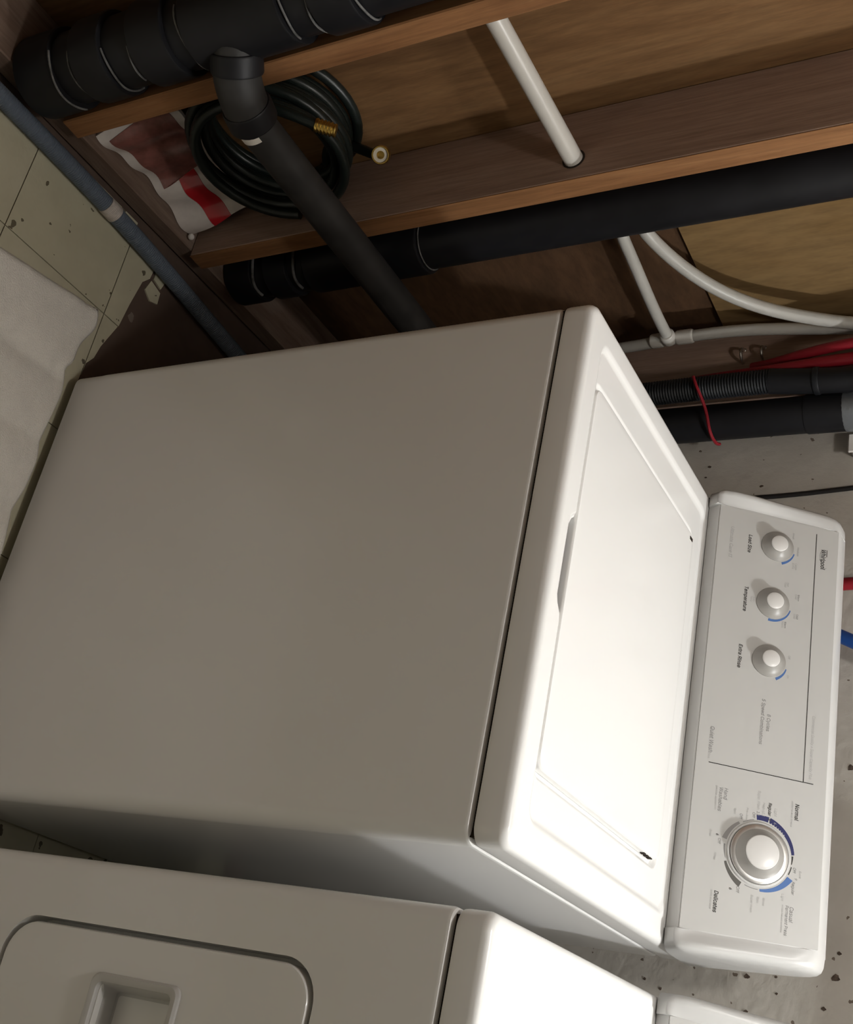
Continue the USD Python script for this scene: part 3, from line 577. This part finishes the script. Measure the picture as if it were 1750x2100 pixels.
# ------------------------------------------------------------------ fleece pad on the floor in front of the washer
ft = Thing('fleece_pad', 'thick white fleece pad folded on the floor in front of washer', 'pad', (.4, -.25, 0))
gx = np.linspace(-.115, .95, 150); gy = np.linspace(-.72, -.014, 90)
cre = np.array([.028, .140, .262, .385, .51, .63, .76, .88])
def pad_edge_back(x):
    return -.014 + .003 * math.sin(x * 40) + (.016 * math.exp(-((x + .075) / .034) ** 2)) - .010 * math.exp(-((x - .018) / .012) ** 2)
Vt_, Ft_ = [], []
for j, yy in enumerate(gy):
    for i, xx in enumerate(gx):
        s = (yy - gy[0]) / (gy[-1] - gy[0]); yb = pad_edge_back(xx); y = gy[0] + s * (yb - gy[0])
        xl = -.112 + .034 * (1 - min(1, max(0, (y + .22) / .205))) - .012
        x = xl + (xx - gx[0]) * (.95 - xl) / (.95 - gx[0])
        d = np.min(np.abs(cre - x - .010 * math.sin(y * 9))); puff = min(1, d / .045); puff = 1 - (1 - puff) ** 2
        e = min((yb - y) / .022, (x - xl) / .022, (.95 - x) / .022, (y - gy[0]) / .022); e = max(0, min(1, e)); e = math.sqrt(1 - (1 - e) ** 2)
        hem = .0035 * math.exp(-(((yb - y) - .012) / .006) ** 2) - .0045 * math.exp(-(((yb - y) - .030) / .006) ** 2)
        z = .002 + e * (.021 + .009 * puff + .003 * float(meshkit.noise((x * 30, y * 30, 0))) + hem)
        Vt_.append((x, y, z))
nx, ny = len(gx), len(gy)
for j in range(ny - 1):
    for i in range(nx - 1):
        q = j * nx + i; Ft_ += [(q, q + 1, q + nx + 1), (q, q + nx + 1, q + nx)]
Vt_ = np.array(Vt_); base_ = Vt_.copy(); base_[:, 2] = 0.0005
N_ = len(Vt_); F2 = Ft_ + [(a + N_, c + N_, b + N_) for a, b, c in Ft_]
rim = [i for i in range(nx)] + [j * nx + nx - 1 for j in range(1, ny)] + [(ny - 1) * nx + i for i in range(nx - 2, -1, -1)] + [j * nx for j in range(ny - 2, 0, -1)]
for k in range(len(rim)):
    a, b = rim[k], rim[(k + 1) % len(rim)]; F2 += [(b, a, a + N_), (b, a + N_, b + N_)]
ft.part('pad', (np.vstack([Vt_, base_]), np.array(F2)), FLEECE, smooth=60)

# ------------------------------------------------------------------ unseen board that shades the back wall, unseen main bulb, added fill bulb
sh = Thing('ledger_board', 'unpainted wooden board fixed flat to the back wall above the dryer', 'board', (1.2, .755, 1.195))
sh.part('plank', bevel_box(.50, 2.0, .742, .7695, 1.195, 1.335, .002), W_JOIST, smooth=False)
for x in (.62, 1.25, 1.88): sh.part('screw', lathe([(.005, 0), (.005, .001), (.003, .002), (0, .0022)], (x, .742, 1.265), (0, -1, 0), 14), STEEL)
def lamp(loc, power, col, rad, name, label):
    t = Thing(name, label, 'lamp', (loc[0], loc[1], ZC))
    t.part('lampholder', lathe([(.055, 0), (.055, .012), (.03, .03), (.022, .07)], (loc[0], loc[1], ZC - .001), (0, 0, -1), 28), BOXW)
    t.part('cord', rod((loc[0], loc[1], ZC - .06), (loc[0], loc[1], loc[2] + rad + .03), .004, 8), BLACK_RUBBER)
    t.part('socket', rod((loc[0], loc[1], loc[2] + rad + .002), (loc[0], loc[1], loc[2] + rad + .05), .017, 16), BLACK_RUBBER)
    L = UsdLux.SphereLight.Define(stage, t.path + '/bulb')
    L.AddTranslateOp().Set(Gf.Vec3d(0, 0, loc[2] - ZC)); L.CreateRadiusAttr(rad); L.CreateColorAttr(Gf.Vec3f(*col))
    L.CreateIntensityAttr(power / (4 * PI * PI * rad * rad)); L.CreateNormalizeAttr(False)
lamp(LAMP, P_LAMP, LAMP_COL, .04, 'hanging_bulb', 'bare light bulb hanging by the back wall')  # out of view, lights tops and stud wall
lamp(LAMP2, P_LAMP2, LAMP2_COL, .06, 'hanging_bulb', 'bare light bulb hanging in front of the washer')  # fill light only, added out of view
